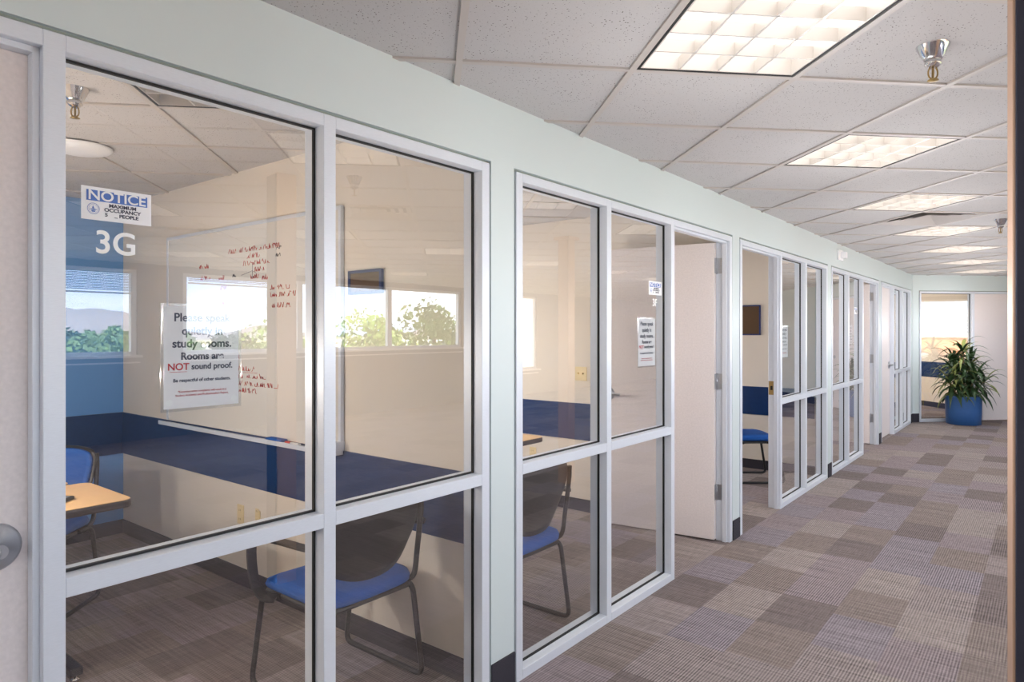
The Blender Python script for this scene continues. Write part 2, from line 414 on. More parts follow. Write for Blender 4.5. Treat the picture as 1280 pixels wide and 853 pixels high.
DOORLAB = {('dpp', 0): 'closed pale grey door with round steel handle at the left edge of the photo',
           ('ppd', 1): 'open door swung into the second room, pale laminate with steel hinges',
           ('dpp', 2): 'doorway standing open onto the third room with beige wall and dark board',
           ('ppd', 3): 'open door of the fourth front, seen as a thin edge with hinges',
           ('dpp', 4): 'closed pale door at the far end of the corridor wall'}
for ui, (u, kind, state) in enumerate(UNITS):
    nm = ['first', 'second', 'third', 'fourth', 'fifth'][ui]
    root = empty('window_%d' % (ui+1), at(u, 0))
    struct(root, 'aluminium framed glazed front of the %s room along the corridor' % nm, 'glazed partition')
    x = 0; panes = []; openx = None
    bm = B(); bx(bm, 0, JW, -.003, FD, 0, FT); x = JW
    for q in kind:
        w = PW if q == 'p' else DW
        if q == 'p': panes.append((x, x+w))
        else: openx = (x, x+w)
        bx(bm, x+w, x+w+JW, -.003, FD, 0, FT)
        bx(bm, x, x+w, -.003, FD, FT-.038, FT)
        if q == 'p':
            bx(bm, x, x+w, -.003, FD, RAIL0, RAIL1); bx(bm, x, x+w, -.003, FD, 0, .042)
        x += w+JW
    obj('window_frame', bm, M['alum'], root, bevel=.0015, seg=1)
    gk = B()
    for a, b in panes:
        for z0, z1 in ((.042, RAIL0), (RAIL1, FT-.038)):
            g = B(); bx(g, a, b, .043, .049, z0, z1)
            # one thin sheet: front face only, so the pane is a single coated surface
            g.free(); g = B()
            vs = [g.verts.new(p) for p in ((a, .046, z0), (b, .046, z0), (b, .046, z1), (a, .046, z1))]; g.faces.new(vs)
            obj('glass_pane', g, M['glass'], root, fix=False)
            e = .006
            bx(gk, a, a+e, .041, .051, z0, z1); bx(gk, b-e, b, .041, .051, z0, z1)
            bx(gk, a, b, .041, .051, z0, z0+e); bx(gk, a, b, .041, .051, z1-e, z1)
    obj('gasket', gk, M['gasket'], root)
    # door with its stops
    a, b = openx
    dr = empty('door_%d' % (ui+1), at(u, 0)); struct(dr, DOORLAB[(kind, ui)], 'door')
    bm = B()
    for x0, x1 in ((a, a+.014), (b-.014, b)): bx(bm, x0, x1, .018, .05, 0, FT-.038)
    bx(bm, a, b, .018, .05, FT-.052, FT-.038)
    obj('door_stop', bm, M['alum'], dr, bevel=.001, seg=1)
    left = kind == 'dpp'
    hx = a+.004 if left else b-.004
    # leaf built hinged at its own origin, along +x, thickness .044 to the room side
    bm = B(); LW = DW-.008; bx(bm, 0, LW, -.044, 0, .012, FT-.044)
    ang = {0: 0, 1: math.radians(-83.5) if not left else 0, 2: math.radians(88), 3: math.radians(-86), 4: 0}[ui]
    lf = obj('door_leaf', bm, M['door'], dr, bevel=.0015, seg=1)
    if left: base = Matrix.Translation((hx, .096, 0)) @ Matrix.Rotation(ang, 4, 'Z')
    else: base = Matrix.Translation((hx, .096, 0)) @ Matrix.Rotation(ang, 4, 'Z') @ Matrix.Scale(-1, 4, (1, 0, 0))
    lf.matrix_local = base
    # handles and rosettes on both faces of the leaf
    for side in (-1, 1):
        y0 = -.044 if side < 0 else 0
        hb = B(); hxp = LW-.074
        disc_y(hb, [(.053, y0), (.053, y0+side*.005), (.046, y0+side*.011), (.014, y0+side*.013), (.013, y0+side*.05), (.016, y0+side*.052)], hxp, 1.01, 32)
        tube(hb, smooth_path([(hxp, y0+side*.05, 1.01), (hxp-.03, y0+side*.055, 1.01), (hxp-.075, y0+side*.052, 1.012), (hxp-.115, y0+side*.046, 1.008)], 5), .0095, 10)
        obj('door_handle', hb, M['steel'], lf)
    for z in (.346, 1.133, 1.956):
        hb = B(); 
        bx(hb, -.002, .0, -.042, .001, z-.055, z+.055); bx(hb, -.0035, -.002, -.02, .024, z-.055, z+.055)
        lathe(hb, [(.008, z-.058), (.008, z+.058)], 12, (-.004, .006))
        obj('hinge', hb, M['steel'], lf)
        if state == 'open':
            hj = B(); sx = 1 if left else -1
            jx = a+.0006 if left else b-.0006
            bx(hj, min(jx, jx+sx*.002), max(jx, jx+sx*.002), .055, .097, z-.055, z+.055)
            for dz in (-.036, -.012, .012, .036):
                for dy in (.066, .084):
                    bx(hj, min(jx, jx+sx*.003), max(jx, jx+sx*.003), dy-.003, dy+.003, z+dz-.003, z+dz+.003)
            obj('hinge_leaf', hj, M['steel'], dr)
    if state == 'open':    # strike plate on the latch jamb
        hj = B(); jx = b if left else a; sx = -1 if left else 1
        bx(hj, min(jx, jx+sx*.002), max(jx, jx+sx*.002), .048, .094, .955, 1.07)
        obj('strike_plate', hj, M['brass'], dr)
        hj = B(); bx(hj, min(jx, jx+sx*.0026), max(jx, jx+sx*.0026), .062, .08, .995, 1.03)
        obj('latch_hole', hj, M['gasket'], dr)

# ------------------------------------------------------------------ partitions between the rooms
PT = [(-.60, -.50), (2.10, 2.19), (4.725, 4.82), (7.37, 7.46), (10.015, 10.105), (12.71, 12.80)]
for i, (a, b) in enumerate(PT):
    bm = B(); bx(bm, a, b, .12, S1, 0, CEIL+.02)
    w = struct(obj('wall_partition', bm, M['wall'], mtx=MW), 'beige wall between two study rooms', 'wall')
    bm = B(); bx(bm, a-.012, a, .13, S1, .59, .893); bx(bm, b, b+.012, .13, S1, .59, .893)
    obj('navy_band', bm, M['band'], w, bevel=.002, seg=1)
    bm = B(); bx(bm, a-.008, a, .12, S1, 0, .10); bx(bm, b, b+.008, .12, S1, 0, .10)
    struct(obj('baseboard_partition', bm, M['base'], mtx=MW), 'dark base of a study room wall', 'baseboard')
bm = B(); bx(bm, T0, 12.8, S1, S1+.12, 0, CEIL+.3, 0)
for f in bm.faces: pass
w = struct(obj('wall_back', bm, M['backwall'], mtx=MW), 'pale blue back wall of the study rooms', 'wall')
bm = B(); bx(bm, T0, 12.8, S1-.012, S1, .59, .893); obj('navy_band', bm, M['band'], w)
bm = B(); bx(bm, T0, 12.8, S1-.008, S1, 0, .10); struct(obj('baseboard_back', bm, M['base'], mtx=MW))

# ------------------------------------------------------------------ far wall with glazed front, and the room behind it
kL, kM0, kM1, kD = .125, 1.075, 1.12, 2.13
bm = B()
bx(bm, 0, 11.5, 0, .12, FT+GAP, CEIL+.02); bx(bm, 0, kL-GAP, 0, .12, 0, FT+GAP); bx(bm, kD+.045+GAP, 11.5, 0, .12, 0, FT+GAP)
far = struct(obj('wall_far', bm, M['header'], mtx=MF), 'pale wall across the far end of the corridor', 'wall')
bm = B(); bx(bm, kL-GAP, kL, .014, .1, 0, FT+GAP); bx(bm, kL-GAP, kD+.057, .014, .1, FT, FT+GAP); obj('shadow_reveal', bm, M['reveal'], far)
bm = B(); bx(bm, .0, kL-GAP, -.008, 0, 0, .142); struct(obj('baseboard_far', bm, M['base'], mtx=MF, bevel=.005), 'charcoal base in the far corner', 'baseboard')
bm = B(); bx(bm, kD+.06, 9, -.008, 0, 0, .142); struct(obj('baseboard_far', bm, M['base'], mtx=MF), None)
fw = empty('window_6', MF); struct(fw, 'glazed front at the end of the corridor behind the plant', 'glazed partition')
bm = B()
for a, b in ((kL, kL+.03), (kM0, kM1), (kD, kD+.045)): bx(bm, a, b, -.003, FD, 0, FT)
bx(bm, kL, kD+.045, -.003, FD, FT-.034, FT); bx(bm, kL, kM0, -.003, FD, 0, .05)
obj('window_frame', bm, M['alum'], fw, bevel=.0015, seg=1)
g = B(); vs = [g.verts.new(p) for p in ((kL+.03, .046, .05), (kM0, .046, .05), (kM0, .046, FT-.034), (kL+.03, .046, FT-.034))]; g.faces.new(vs)
obj('glass_pane', g, M['glass'], fw, fix=False)
gk = B()
for x0, x1, z0, z1 in ((kL+.03, kL+.037, .05, FT-.034), (kM0-.007, kM0, .05, FT-.034), (kL+.03, kM0, FT-.042, FT-.034), (kL+.03, kM0, .05, .057)): bx(gk, x0, x1, .040, .052, z0, z1)
obj('gasket', gk, M['gasket'], fw)
dr = empty('door_6', MF); struct(dr, 'closed pale grey door behind the plant at the far end', 'door')
bm = B(); bx(bm, kM1+.004, kD-.004, .012, .056, .012, FT-.038); lf = obj('door_leaf', bm, M['door'], dr, bevel=.001, seg=1)
bm = B(); disc_y(bm, [(.035, .012), (.035, .006), (.012, .002), (.012, -.04)], kD-.07, 1.0); tube(bm, [(kD-.07, -.04, 1.0), (kD-.18, -.042, 1.0)], .009); obj('door_handle', bm, M['steel'], lf)
# room behind: side wall running away from the glass
bm = B(); bx(bm, 2.02, 2.12, .12, 6, 0, CEIL+.02)
w = struct(obj('wall_right_room', bm, M['wall'], mtx=MF), 'beige side wall of the end room', 'wall'); w.name = 'wall_far_room'
bm = B(); bx(bm, 2.008, 2.02, .12, 6, .59, .893); obj('navy_band', bm, M['band'], w)
bm = B(); bx(bm, 2.012, 2.02, .12, 6, 0, .1); struct(obj('baseboard_far_room', bm, M['base'], mtx=MF), 'dark base of the end room wall', 'baseboard')
bm = B(); bx(bm, -4.5, 2.1, 6, 6.1, 0, CEIL+.02); struct(obj('wall_far_room', bm, M['wall'], mtx=MF), 'back wall of the end room', 'wall')
bm = B(); bx(bm, -.1, 0, .12, 6, 0, CEIL+.02); struct(obj('wall_far_room', bm, M['wall'], mtx=MF), 'left wall of the end room', 'wall')

# ------------------------------------------------------------------ office side: window wall, end wall
bm = B()
SILL, HEAD = 1.17, 2.34
wins = [(-1.90, 4.00), (4.62, 10.50), (11.7, 13.2)]
LOW = .60
bx(bm, T0, wins[2][0], S0-.15, S0, 0, SILL); bx(bm, wins[2][0], wins[2][1], S0-.15, S0, 0, LOW); bx(bm, wins[2][1], T1, S0-.15, S0, 0, SILL); bx(bm, T0, T1, S0-.15, S0, HEAD, CEIL+.3)
xs = [T0]+[v for w_ in wins for v in w_]+[T1]
for a, b in zip(xs[::2], xs[1::2]): bx(bm, a, b, S0-.15, S0, SILL, HEAD)
struct(obj('wall_right', bm, M['slate'], mtx=MW), 'outside wall across the office with a long row of windows', 'wall')
bm = B(); bx(bm, T0-.15, T0, S0-.15, S1+.1, 0, CEIL+.3); struct(obj('wall_rear', bm, M['wall'], mtx=MW), 'wall behind the camera', 'wall')
bm = B(); bx(bm, T1-.15, T1, S0-.15, S1+.1, 0, CEIL+.3); struct(obj('wall_end', bm, M['wall'], mtx=MW), 'far outside wall', 'wall')
for wi, (a, b) in enumerate(wins):
    if wi == 2: SILL = LOW
    root = empty('window_%d' % (7+wi), at(a, S0)); L_ = b-a
    struct(root, ['office window with a half lowered blue blind', 'long office window looking onto trees', 'office window near the far wall'][wi], 'window')
    bm = B(); n = 3 if L_ > 3 else 1
    for q in range(n+1):
        x = q*L_/n; wd_ = .05 if 0 < q < n else .07
        bx(bm, max(0, x-wd_), min(L_, x+wd_), -.10, -.03, SILL, HEAD)
    bx(bm, 0, L_, -.10, -.03, SILL, SILL+.05); bx(bm, 0, L_, -.10, -.03, HEAD-.05, HEAD)
    obj('window_frame', bm, M['alum'], root)
    bm = B(); bx(bm, -.03, L_+.03, -.15, .10, SILL-.03, SILL+.002); bx(bm, -.03, L_+.03, 0, .02, SILL-.11, SILL-.09)
    obj('window_sill', bm, M['white'], root)
    for q in range(n):
        g = B(); x0, x1 = q*L_/n+.04, (q+1)*L_/n-.04
        vs = [g.verts.new(p) for p in ((x0, -.065, SILL+.03), (x1, -.065, SILL+.03), (x1, -.065, HEAD-.03), (x0, -.065, HEAD-.03))]; g.faces.new(vs)
        obj('glass_pane', g, M['clear'], root, fix=False)
# blinds
for (a, b, bot, lab) in ((-1.8, 3.93, 2.0, 'blue horizontal blind lowered a third over the first office window'), (4.7, 6.5, 2.19, 'horizontal blind drawn up under the head of the second office window')):
    root = empty('window_blind', at(a, S0-.01, 0)); tag(root, lab, 'blind')
    bm = B(); bx(bm, 0, b-a, -.015, .03, HEAD-.05, HEAD-.01); obj('headrail', bm, M['white'], root)
    bm = B(); z = HEAD-.06
    while z > bot+.03:
        vs = [bm.verts.new(p) for p in ((0, -.012, z+.008), (b-a, -.012, z+.008), (b-a, .016, z-.006), (0, .016, z-.006))]; bm.faces.new(vs); z -= .021
    obj('slats', bm, M['blind'], root, fix=False)
    bm = B(); bx(bm, 0, b-a, -.01, .018, bot, bot+.02); obj('bottom_rail', bm, M['white'], root)

# posts along the corridor's open side
def post(t, s, lab):
    root = empty('post', at(t, s)); tag(root, lab, 'post', None)
    bm = B(); bx(bm, -.06, .06, -.06, .06, 0, CEIL); obj('shaft', bm, M['tan'], root, bevel=.003)
    bm = B(); bx(bm, -.09, .09, -.09, .09, CEIL-.03, CEIL); obj('cap', bm, M['tan'], root)
for i, (t, s) in enumerate(((5.54, -1.88), (8.97, -1.95), (12.4, -2.0))):
    post(t, s, ['tan square post mirrored in the glass of the second front', 'tan square post halfway along the open side of the corridor', 'tan square post by the far wall'][i])
# post at the right edge of the photo: tan corner trim around a dark fabric panel
pr_ = empty('post', Matrix.Translation((1.328, 1.785, 0)) @ Matrix.Rotation(math.radians(-31), 4, 'Z'))
tag(pr_, 'square post at the right edge with tan side and dark fabric face', 'post')
bm = B(); bx(bm, 0, .125, 0, .12, 0, CEIL); obj('shaft', bm, M['tan'], pr_, bevel=.004)
bm = B(); bx(bm, .006, .118, -.012, 0, .01, CEIL-.01); obj('fabric_face', bm, M['darkpanel'], pr_, bevel=.003)

# ------------------------------------------------------------------ ceiling lights, vents, sprinklers
def make_light(name, lens, label, group, fill_watt=0, col=(.98, .98, 1), drop=.85):
    root = empty(name, MG); tag(root, label, 'ceiling light', group)
    s = GS-.03; bm = B()
    o = .014; i_ = .024
    for a in ((0, s, 0, .008), (0, s, s-.008, s), (0, .008, 0, s), (s-.008, s, 0, s)): bx(bm, a[0], a[1], a[2], a[3], -.002, .09)
    obj('frame', bm, M['gasket'], root)
    bm = B()
    for a in ((.008, s-.008, .008, .010), (.008, s-.008, s-.010, s-.008), (.008, .010, .008, s-.008), (s-.010, s-.008, .008, s-.008)): bx(bm, a[0], a[1], a[2], a[3], 0, .075)
    obj('reflector', bm, M['louver'], root)
    bm = B(); bx(bm, .008, s-.008, .008, s-.008, .075, .085); obj('lens', bm, lens, root)
    bm = B(); n = 4; c = (s-.02)/n
    for q in range(n+1):
        x = .010+q*c; h = .001 if 0 < q < n else .0015
        # blades wider at the bottom, as folded aluminium
        for ax in (0, 1):
            pr = [(-.004, .0), (.004, .0), (.0015, .045), (-.0015, .045)]
            vs0 = []; vs1 = []
            for dx, z in pr:
                p0 = (x+dx, .010, z); p1 = (x+dx, s-.010, z)
                if ax: p0 = (p0[1], p0[0], p0[2]); p1 = (p1[1], p1[0], p1[2])
                vs0.append(bm.verts.new(p0)); vs1.append(bm.verts.new(p1))
            for k_ in range(4): bm.faces.new((vs0[k_], vs0[(k_+1) % 4], vs1[(k_+1) % 4], vs1[k_]))
            bm.faces.new(vs0); bm.faces.new(vs1)
    obj('louver', bm, M['louver'], root)
    if fill_watt:
        for lx, ly in ((.12, .12), (s-.12, .12), (.12, s-.12), (s-.12, s-.12)):
            ld = bpy.data.lights.new('lamp', 'POINT'); ld.energy = fill_watt/4; ld.color = col; ld.shadow_soft_size = 0  # unseen fill points added well below the fixture to brighten the place
            lo = bpy.data.objects.new('lamp', ld); C.objects.link(lo); lo.parent = root; lo.location = (lx, ly, -drop)
    return root
def cellm(i, j): return MG @ Matrix.Translation((i*GS+.015, j*GS+.015, CEIL+.003))
NL = ['largest lit square ceiling light with 16 louver cells, above the corridor', 'second nearest lit square ceiling light over the corridor',
      'third nearest lit ceiling light over the corridor', 'fourth nearest lit ceiling light, just beyond the stained air diffuser',
      'fifth nearest lit ceiling light over the corridor', 'sixth nearest lit ceiling light, close to the far wall', 'farthest lit ceiling light at the right by the far wall']
L0 = make_light('ceiling_light', M['lamp'], NL[0], 'square ceiling lights over the corridor', FILL_W); L0.matrix_world = cellm(*light_cells[0])
for k, c in enumerate(light_cells[1:]): dup(L0, cellm(*c), NL[k+1]); 
for c in rear_fill_cells+light_cells2+light_cells3: dup(L0, cellm(*c), 'lit square ceiling light over the open office, mirrored in the glass', 'square ceiling lights over the open office')
Lr = make_light('ceiling_light', M['roomlamp'], 'lit square ceiling light inside a study room', 'ceiling lights in the study rooms', ROOM_FILL_W, (1, .92, .84), 1.15); Lr.matrix_world = cellm(*added_room_cells[0])
for c in added_room_cells[1:]: dup(Lr, cellm(*c))
Lo = make_light('ceiling_light', M['off'], 'unlit dark square ceiling light inside the first room', None); Lo.matrix_world = cellm(*off_cells[0])

def make_vent(lab):
    root = empty('air_diffuser', MG); tag(root, lab, 'air vent'); s = GS-.03
    bm = B(); 
    for k in range(4):
        a = .0+k*.065; b = s-a; z0 = -.004+.006*k
        # stepped square cones
        q = [(a, a), (b, a), (b, b), (a, b)]; q2 = [(a+.045, a+.045), (b-.045, a+.045), (b-.045, b-.045), (a+.045, b-.045)]
        v0 = [bm.verts.new((x, y, z0)) for x, y in q]; v1 = [bm.verts.new((x, y, z0+.03)) for x, y in q2]
        for i in range(4): bm.faces.new((v0[i], v0[(i+1) % 4], v1[(i+1) % 4], v1[i]))
    obj('cones', bm, M['tbar'], root, fix=False)
    bm = B(); bx(bm, 0, s, 0, s, .06, .07); obj('duct', bm, M['black'], root)
    return root
for c, lab in zip(vent_cells, ('square air diffuser with dusty stains between the third and fourth corridor lights', 'small square air diffuser near the far wall',
                               'square air diffuser beside the largest ceiling light', 'square air diffuser over the open office, mirrored above the room number')):
    v = make_vent(lab); v.matrix_world = cellm(*c)

def make_sprinkler(lab):
    root = empty('sprinkler', Matrix()); tag(root, lab, 'sprinkler')
    bm = B(); lathe(bm, [(.050, 0), (.049, -.004), (.030, -.042), (.026, -.048), (.0, -.048)], 32, cap=False); obj('escutcheon', bm, M['chrome'], root)
    bm = B(); lathe(bm, [(.020, -.04), (.024, -.052), (.026, -.062), (.018, -.070), (.012, -.074)], 24); obj('body', bm, M['chrome'], root)
    bm = B()
    for sx in (-1, 1): tube(bm, smooth_path([(sx*.009, 0, -.070), (sx*.015, 0, -.085), (sx*.013, 0, -.103), (0, 0, -.112)], 5), .0028, 8)
    tube(bm, [(0, 0, -.072), (0, 0, -.108)], .004, 8)
    lathe(bm, [(.004, -.110), (.016, -.113), (.017, -.116), (.0, -.118)], 16, cap=False)
    obj('deflector', bm, M['brass'], root)
    return root
p = MG @ Vector((1.5*GS, -.5*GS, CEIL+.008))
sp = make_sprinkler('chrome ceiling sprinkler beside the nearest ceiling light'); sp.location = p
p = MG @ Vector((6.5*GS, 4.45*GS, CEIL+.008)); dup(sp, Matrix.Translation(p), 'small ceiling sprinkler half hidden by the post at the right')
p = W(.985, 1.2, CEIL+.008); dup(sp, Matrix.Translation(p), 'ceiling sprinkler inside the first room by the frame')
bm = B(); lathe(bm, [(.145, 0), (.145, -.008), (.13, -.02), (.09, -.03), (.0, -.034)], 40, cap=False)
tag(obj('ceiling_speaker', bm, M['white'], mtx=at(1.30, 2.08, CEIL)), 'round white disc on the ceiling of the first room', 'ceiling speaker')

# small white sensor box on the header
root = empty('wall_sensor', at(7.84, 0, 2.31)); tag(root, 'small white sensor box high on the wall between the third and fourth fronts', 'sensor')
bm = B(); bx(bm, -.10, .10, -.02, 0, -.055, .055); obj('backplate', bm, M['white'], root, bevel=.004)
bm = B(); bx(bm, -.02, .06, -.07, -.02, -.035, .035); obj('lens_housing', bm, M['white'], root, bevel=.008)

# ------------------------------------------------------------------ signs on the glass
GY_ = .052       # just behind the glass, readable from the corridor
def notice(t, z, lab, big=True):
    root = empty('notice_sign', at(t, .0435, z)); tag(root, lab, 'sign')
    bm = B(); bx(bm, -.080, .080, .0004, .0016, -.040, .040); obj('backing', bm, M['white'], root)
    bm = B(); bx(bm, -.069, .070, -.0002, .0004, .006, .032); obj('blue_field', bm, M['signblue'], root)
    text_mesh('heading', 'NOTICE', .033, M['white'], root, (0, -.0006, .0188), .0006, wide=1.1)
    text_mesh('lettering', 'MAXIMUM', .0118, M['ink'], root, (.012, -.0001, -.002), .0004, wide=1.15)
    text_mesh('lettering', 'OCCUPANCY', .0118, M['ink'], root, (.012, -.0001, -.013), .0004, wide=1.15)
    text_mesh('lettering', '5    _ PEOPLE', .0118, M['ink'], root, (.010, -.0001, -.025), .0004, wide=1.15)
    bm = B()                      # round seal: ring and a small emblem
    cxs, czs = -.054, -.013; n = 32
    for r0, r1 in ((.0125, .0135), (.0098, .0103)):
        a = [bm.verts.new((cxs+r0*math.cos(2*PI*i/n), -.0001, czs+r0*math.sin(2*PI*i/n))) for i in range(n)]
        b = [bm.verts.new((cxs+r1*math.cos(2*PI*i/n), -.0001, czs+r1*math.sin(2*PI*i/n))) for i in range(n)]
        for i in range(n): bm.faces.new((a[i], a[(i+1) % n], b[(i+1) % n], b[i]))
    for poly in (((-.001, .008), (.002, .001), (-.003, .001)), ((-.009, -.002), (0, .0005), (.009, -.002), (0, -.0035)), ((-.005, -.0045), (.005, -.0045), (.003, -.008), (-.003, -.008))):
        bm.faces.new([bm.verts.new((cxs+x, -.0001, czs+z)) for x, z in poly])
    obj('seal', bm, M['signblue'], root, fix=False)
    return root
def paper(t, z, lab, rot=0):
    root = empty('paper_notice', at(t, GY_, z)); tag(root, lab, 'sign')
    bm = B(); bx(bm, -.104, .104, .0006, .0014, -.136, .136); obj('sheet', bm, M['white'], root)
    bm = B()
    e = .112; f = .144
    bx(bm, -e, -.104, .0002, .0018, -f, f); bx(bm, .104, e, .0002, .0018, -f, f); bx(bm, -.104, .104, .0002, .0018, .136, f); bx(bm, -.104, .104, .0002, .0018, -f, -.136)
    obj('sleeve', bm, M['sleeve'], root)
    T = lambda s, sz, m_, z_, b_=0: text_mesh('lettering', s, sz, m_, root, (0, 0, z_), b_)
    T('Please speak', .031, M['ink'], .106, .0007); T('quietly in', .031, M['ink'], .070, .0007); T('study rooms.', .031, M['ink'], .036, .0007)
    T('Rooms are', .027, M['ink'], .002, .0008)
    text_mesh('red_lettering', 'NOT', .026, M['redink'], root, (-.066, 0, -.026), .0004); 
    bm = B(); bx(bm, -.089, -.043, 0, .0004, -.0395, -.0383); obj('underline', bm, M['redink'], root)
    text_mesh('lettering', 'sound proof.', .0225, M['ink'], root, (.027, 0, -.026), .0005)
    T('Be respectful of other students.', .0125, M['ink'], -.062, .0003)
    text_mesh('red_lettering', '*Excessive noise complaints will result in a', .0078, M['redink'], root, (0, 0, -.092))
    text_mesh('red_lettering', 'Student Academic and Professionalism Report.', .0078, M['redink'], root, (0, 0, -.102))
    for x, z_ in ((-.09, .12), (.09, .12), (-.09, -.12), (.09, -.12)):
        bm = B(); disc_y(bm, [(.009, .0003), (.009, .0006)], x, z_, 16); obj('adhesive_dot', bm, M['vinyl'], root)
    return root
notice(.693, 1.795, 'blue and white notice sign above the room number on the first front')
r = empty('room_number', at(.690, .0445, 1.700)); tag(r, 'white vinyl room number 3G on the first glass pane', 'room number')
text_mesh('numeral', '3G', .078, M['vinyl'], r, (0, 0, 0), .0012)
paper(.912, 1.416, 'laminated notice sheet asking for quiet, on the first pane under the room number')
notice(3.605, 1.741, 'small notice sign on the second front beside its open door')
r = empty('room_number', at(3.60, .0445, 1.655)); tag(r, 'white vinyl room number on the second front under its notice sign', 'room number')
text_mesh('numeral', '3F', .06, M['vinyl'], r, (0, 0, 0), .0008)
paper(3.515, 1.425, 'narrow looking paper notice on the second front below its notice sign')
notice(5.925, 1.70, 'notice sign at the left edge of the third front beside its doorway')
paper(6.09, 1.40, 'white paper notice on the left pane of the third front')
notice(8.84, 1.742, 'small notice sign on the right pane of the fourth front')
paper(8.60, 1.43, 'white paper notice on the right pane of the fourth front')

# ------------------------------------------------------------------ whiteboard and things on the first room's wall (t = 2.10, faces -t)
def wallm(t, s, z=0): return MW @ Matrix.Translation((t, s, z)) @ Matrix.Rotation(-PI/2, 4, 'Z')   # local x = -s ... read from the room
# local frame of wallm: x -> -s direction (to the right seen from inside), -y -> -t (towards the viewer)
wb = empty('whiteboard', wallm(2.10, 1.92, 1.50)); tag(wb, 'wide whiteboard with red handwriting on the wall of the first room', 'whiteboard')
bm = B(); bx(bm, -.92, .92, -.018, -.002, -.60, .60); obj('board', bm, M['whiteboard'], wb)
bm = B()
for q in ((-.935, -.915, -.60, .61), (.915, .935, -.61, .60), (-.935, .935, .595, .615)): bx(bm, q[0], q[1], -.024, -.002, q[2], q[3])
obj('board_frame', bm, M['alum'], wb, bevel=.002)
bm = B(); bx(bm, -.935, .935, -.075, -.002, -.625, -.615); bx(bm, -.935, .935, -.078, -.070, -.625, -.600); bx(bm, .90, .94, -.078, -.002, -.625, -.56)
obj('marker_tray', bm, M['alum'], wb, bevel=.002)
# handwriting as thin strokes
def scribble(bm, x0, z0, w, h, rnd):
    x = x0
    while x < x0+w:
        wl = rnd.uniform(.03, .085); xe = min(x+wl, x0+w); pts = []
        px = x
        while px < xe:
            pts.append((px+rnd.uniform(-.002, .002), -.0192, z0+rnd.choice((0, 0, h*.55, h))*rnd.uniform(.8, 1.1)))
            px += rnd.uniform(.003, .0065)
        if len(pts) > 2: tube(bm, pts, .0016, 4, cap=False)
        x = xe+rnd.uniform(.008, .02)
rnd = random.Random(3); bm = B()
rows = []
for (xa, z, w) in ((-.02, .45, .42), (.06, .41, .16), (.10, .37, .20), (.14, .33, .10), (.22, .28, .08), (-.26, .30, .07), (-.24, .24, .10),
                   (-.22, .14, .05), (-.22, .08, .05), (-.22, .02, .06), (-.22, -.05, .11), (-.20, -.09, .08), (-.20, -.14, .14), (-.20, -.175, .18), (-.14, .45, .10), (.02, .37, .07), (.10, .29, .10), (-.16, -.285, .05), (.30, .22, .2),
                   (-.16, -.24, .32), (-.10, -.285, .12), (.06, -.28, .20), (-.12, -.325, .52), (-.12, -.365, .30), (-.50, .38, .14), (-.48, .31, .12), (.30, .18, .25), (.32, .12, .18)):
    scribble(bm, xa, z, w, .025, rnd)
tube(bm, [(-.16, -.0192, -.252), (.17, -.0192, -.250)], .0011, 4)
for k in range(3): tube(bm, [(-.12+k*.022, -.0192, -.26), (-.12+k*.022, -.0192, -.29)], .0011, 4)
obj('marker_writing', bm, M['marker'], wb, label='red handwriting')
bm = B(); scribble(bm, -.10, .31, .07, .018, rnd); scribble(bm, .36, .44, .05, .018, rnd); scribble(bm, .36, .40, .05, .018, rnd)
tube(bm, [(.0, -.0192, .315), (.12, -.0192, .335), (.16, -.0192, .32)], .0010, 4); tube(bm, [(.12, -.0192, .38), (.12, -.0192, .29)], .001, 4); tube(bm, [(.02, -.0192, -.02), (.0, -.0192, -.02), (.0, -.0192, .06), (.02, -.0192, .06)], .001, 4)
obj('marker_writing', bm, M['ink'], wb, label='dark handwriting')
er = empty('whiteboard_eraser', wallm(2.10, 1.515, .8855)); tag(er, 'blue whiteboard eraser lying in the marker tray', 'eraser')
bm = B(); bx(bm, -.075, .075, -.068, -.022, .008, .024); obj('grip', bm, M['blue'], er, bevel=.006); bm = B(); bx(bm, -.073, .073, -.066, -.024, .0, .008); obj('felt', bm, M['white'], er)
mk = empty('marker_pen', wallm(2.10, 1.36, .8945)); tag(mk, 'red capped marker pen in the whiteboard tray', 'marker')
def xt(bm, x0, x1, r, y=-.045, z=0): tube(bm, [(x0, y, z), (x1, y, z)], r, 12)
bm = B(); xt(bm, -.02, .06, .008); obj('barrel', bm, M['white'], mk); bm = B(); xt(bm, -.065, -.02, .009); obj('cap', bm, M['redink'], mk)

def small_board(t, s, lab, z=1.615, h=.15):
    root = empty('notice_board', wallm(t, s, z)); tag(root, lab, 'notice board')
    bm = B(); bx(bm, -.11, .11, -.014, -.002, -h, h); obj('panel', bm, M['brownboard'], root)
    bm = B()
    for q in ((-.123, -.11, -h-.013, h+.013), (.11, .123, -h-.013, h+.013), (-.11, .11, h, h+.013), (-.11, .11, -h-.013, -h)): bx(bm, q[0], q[1], -.02, -.002, q[2], q[3])
    obj('border', bm, M['blueframe'], root)
small_board(7.37, .80, 'small brown board with blue border on the wall seen through the third doorway')
small_board(2.10, .81, 'small dark panel with blue border high in the right pane of the first front', 1.725, .045)  # panel added to imitate a blue reflection in the glass

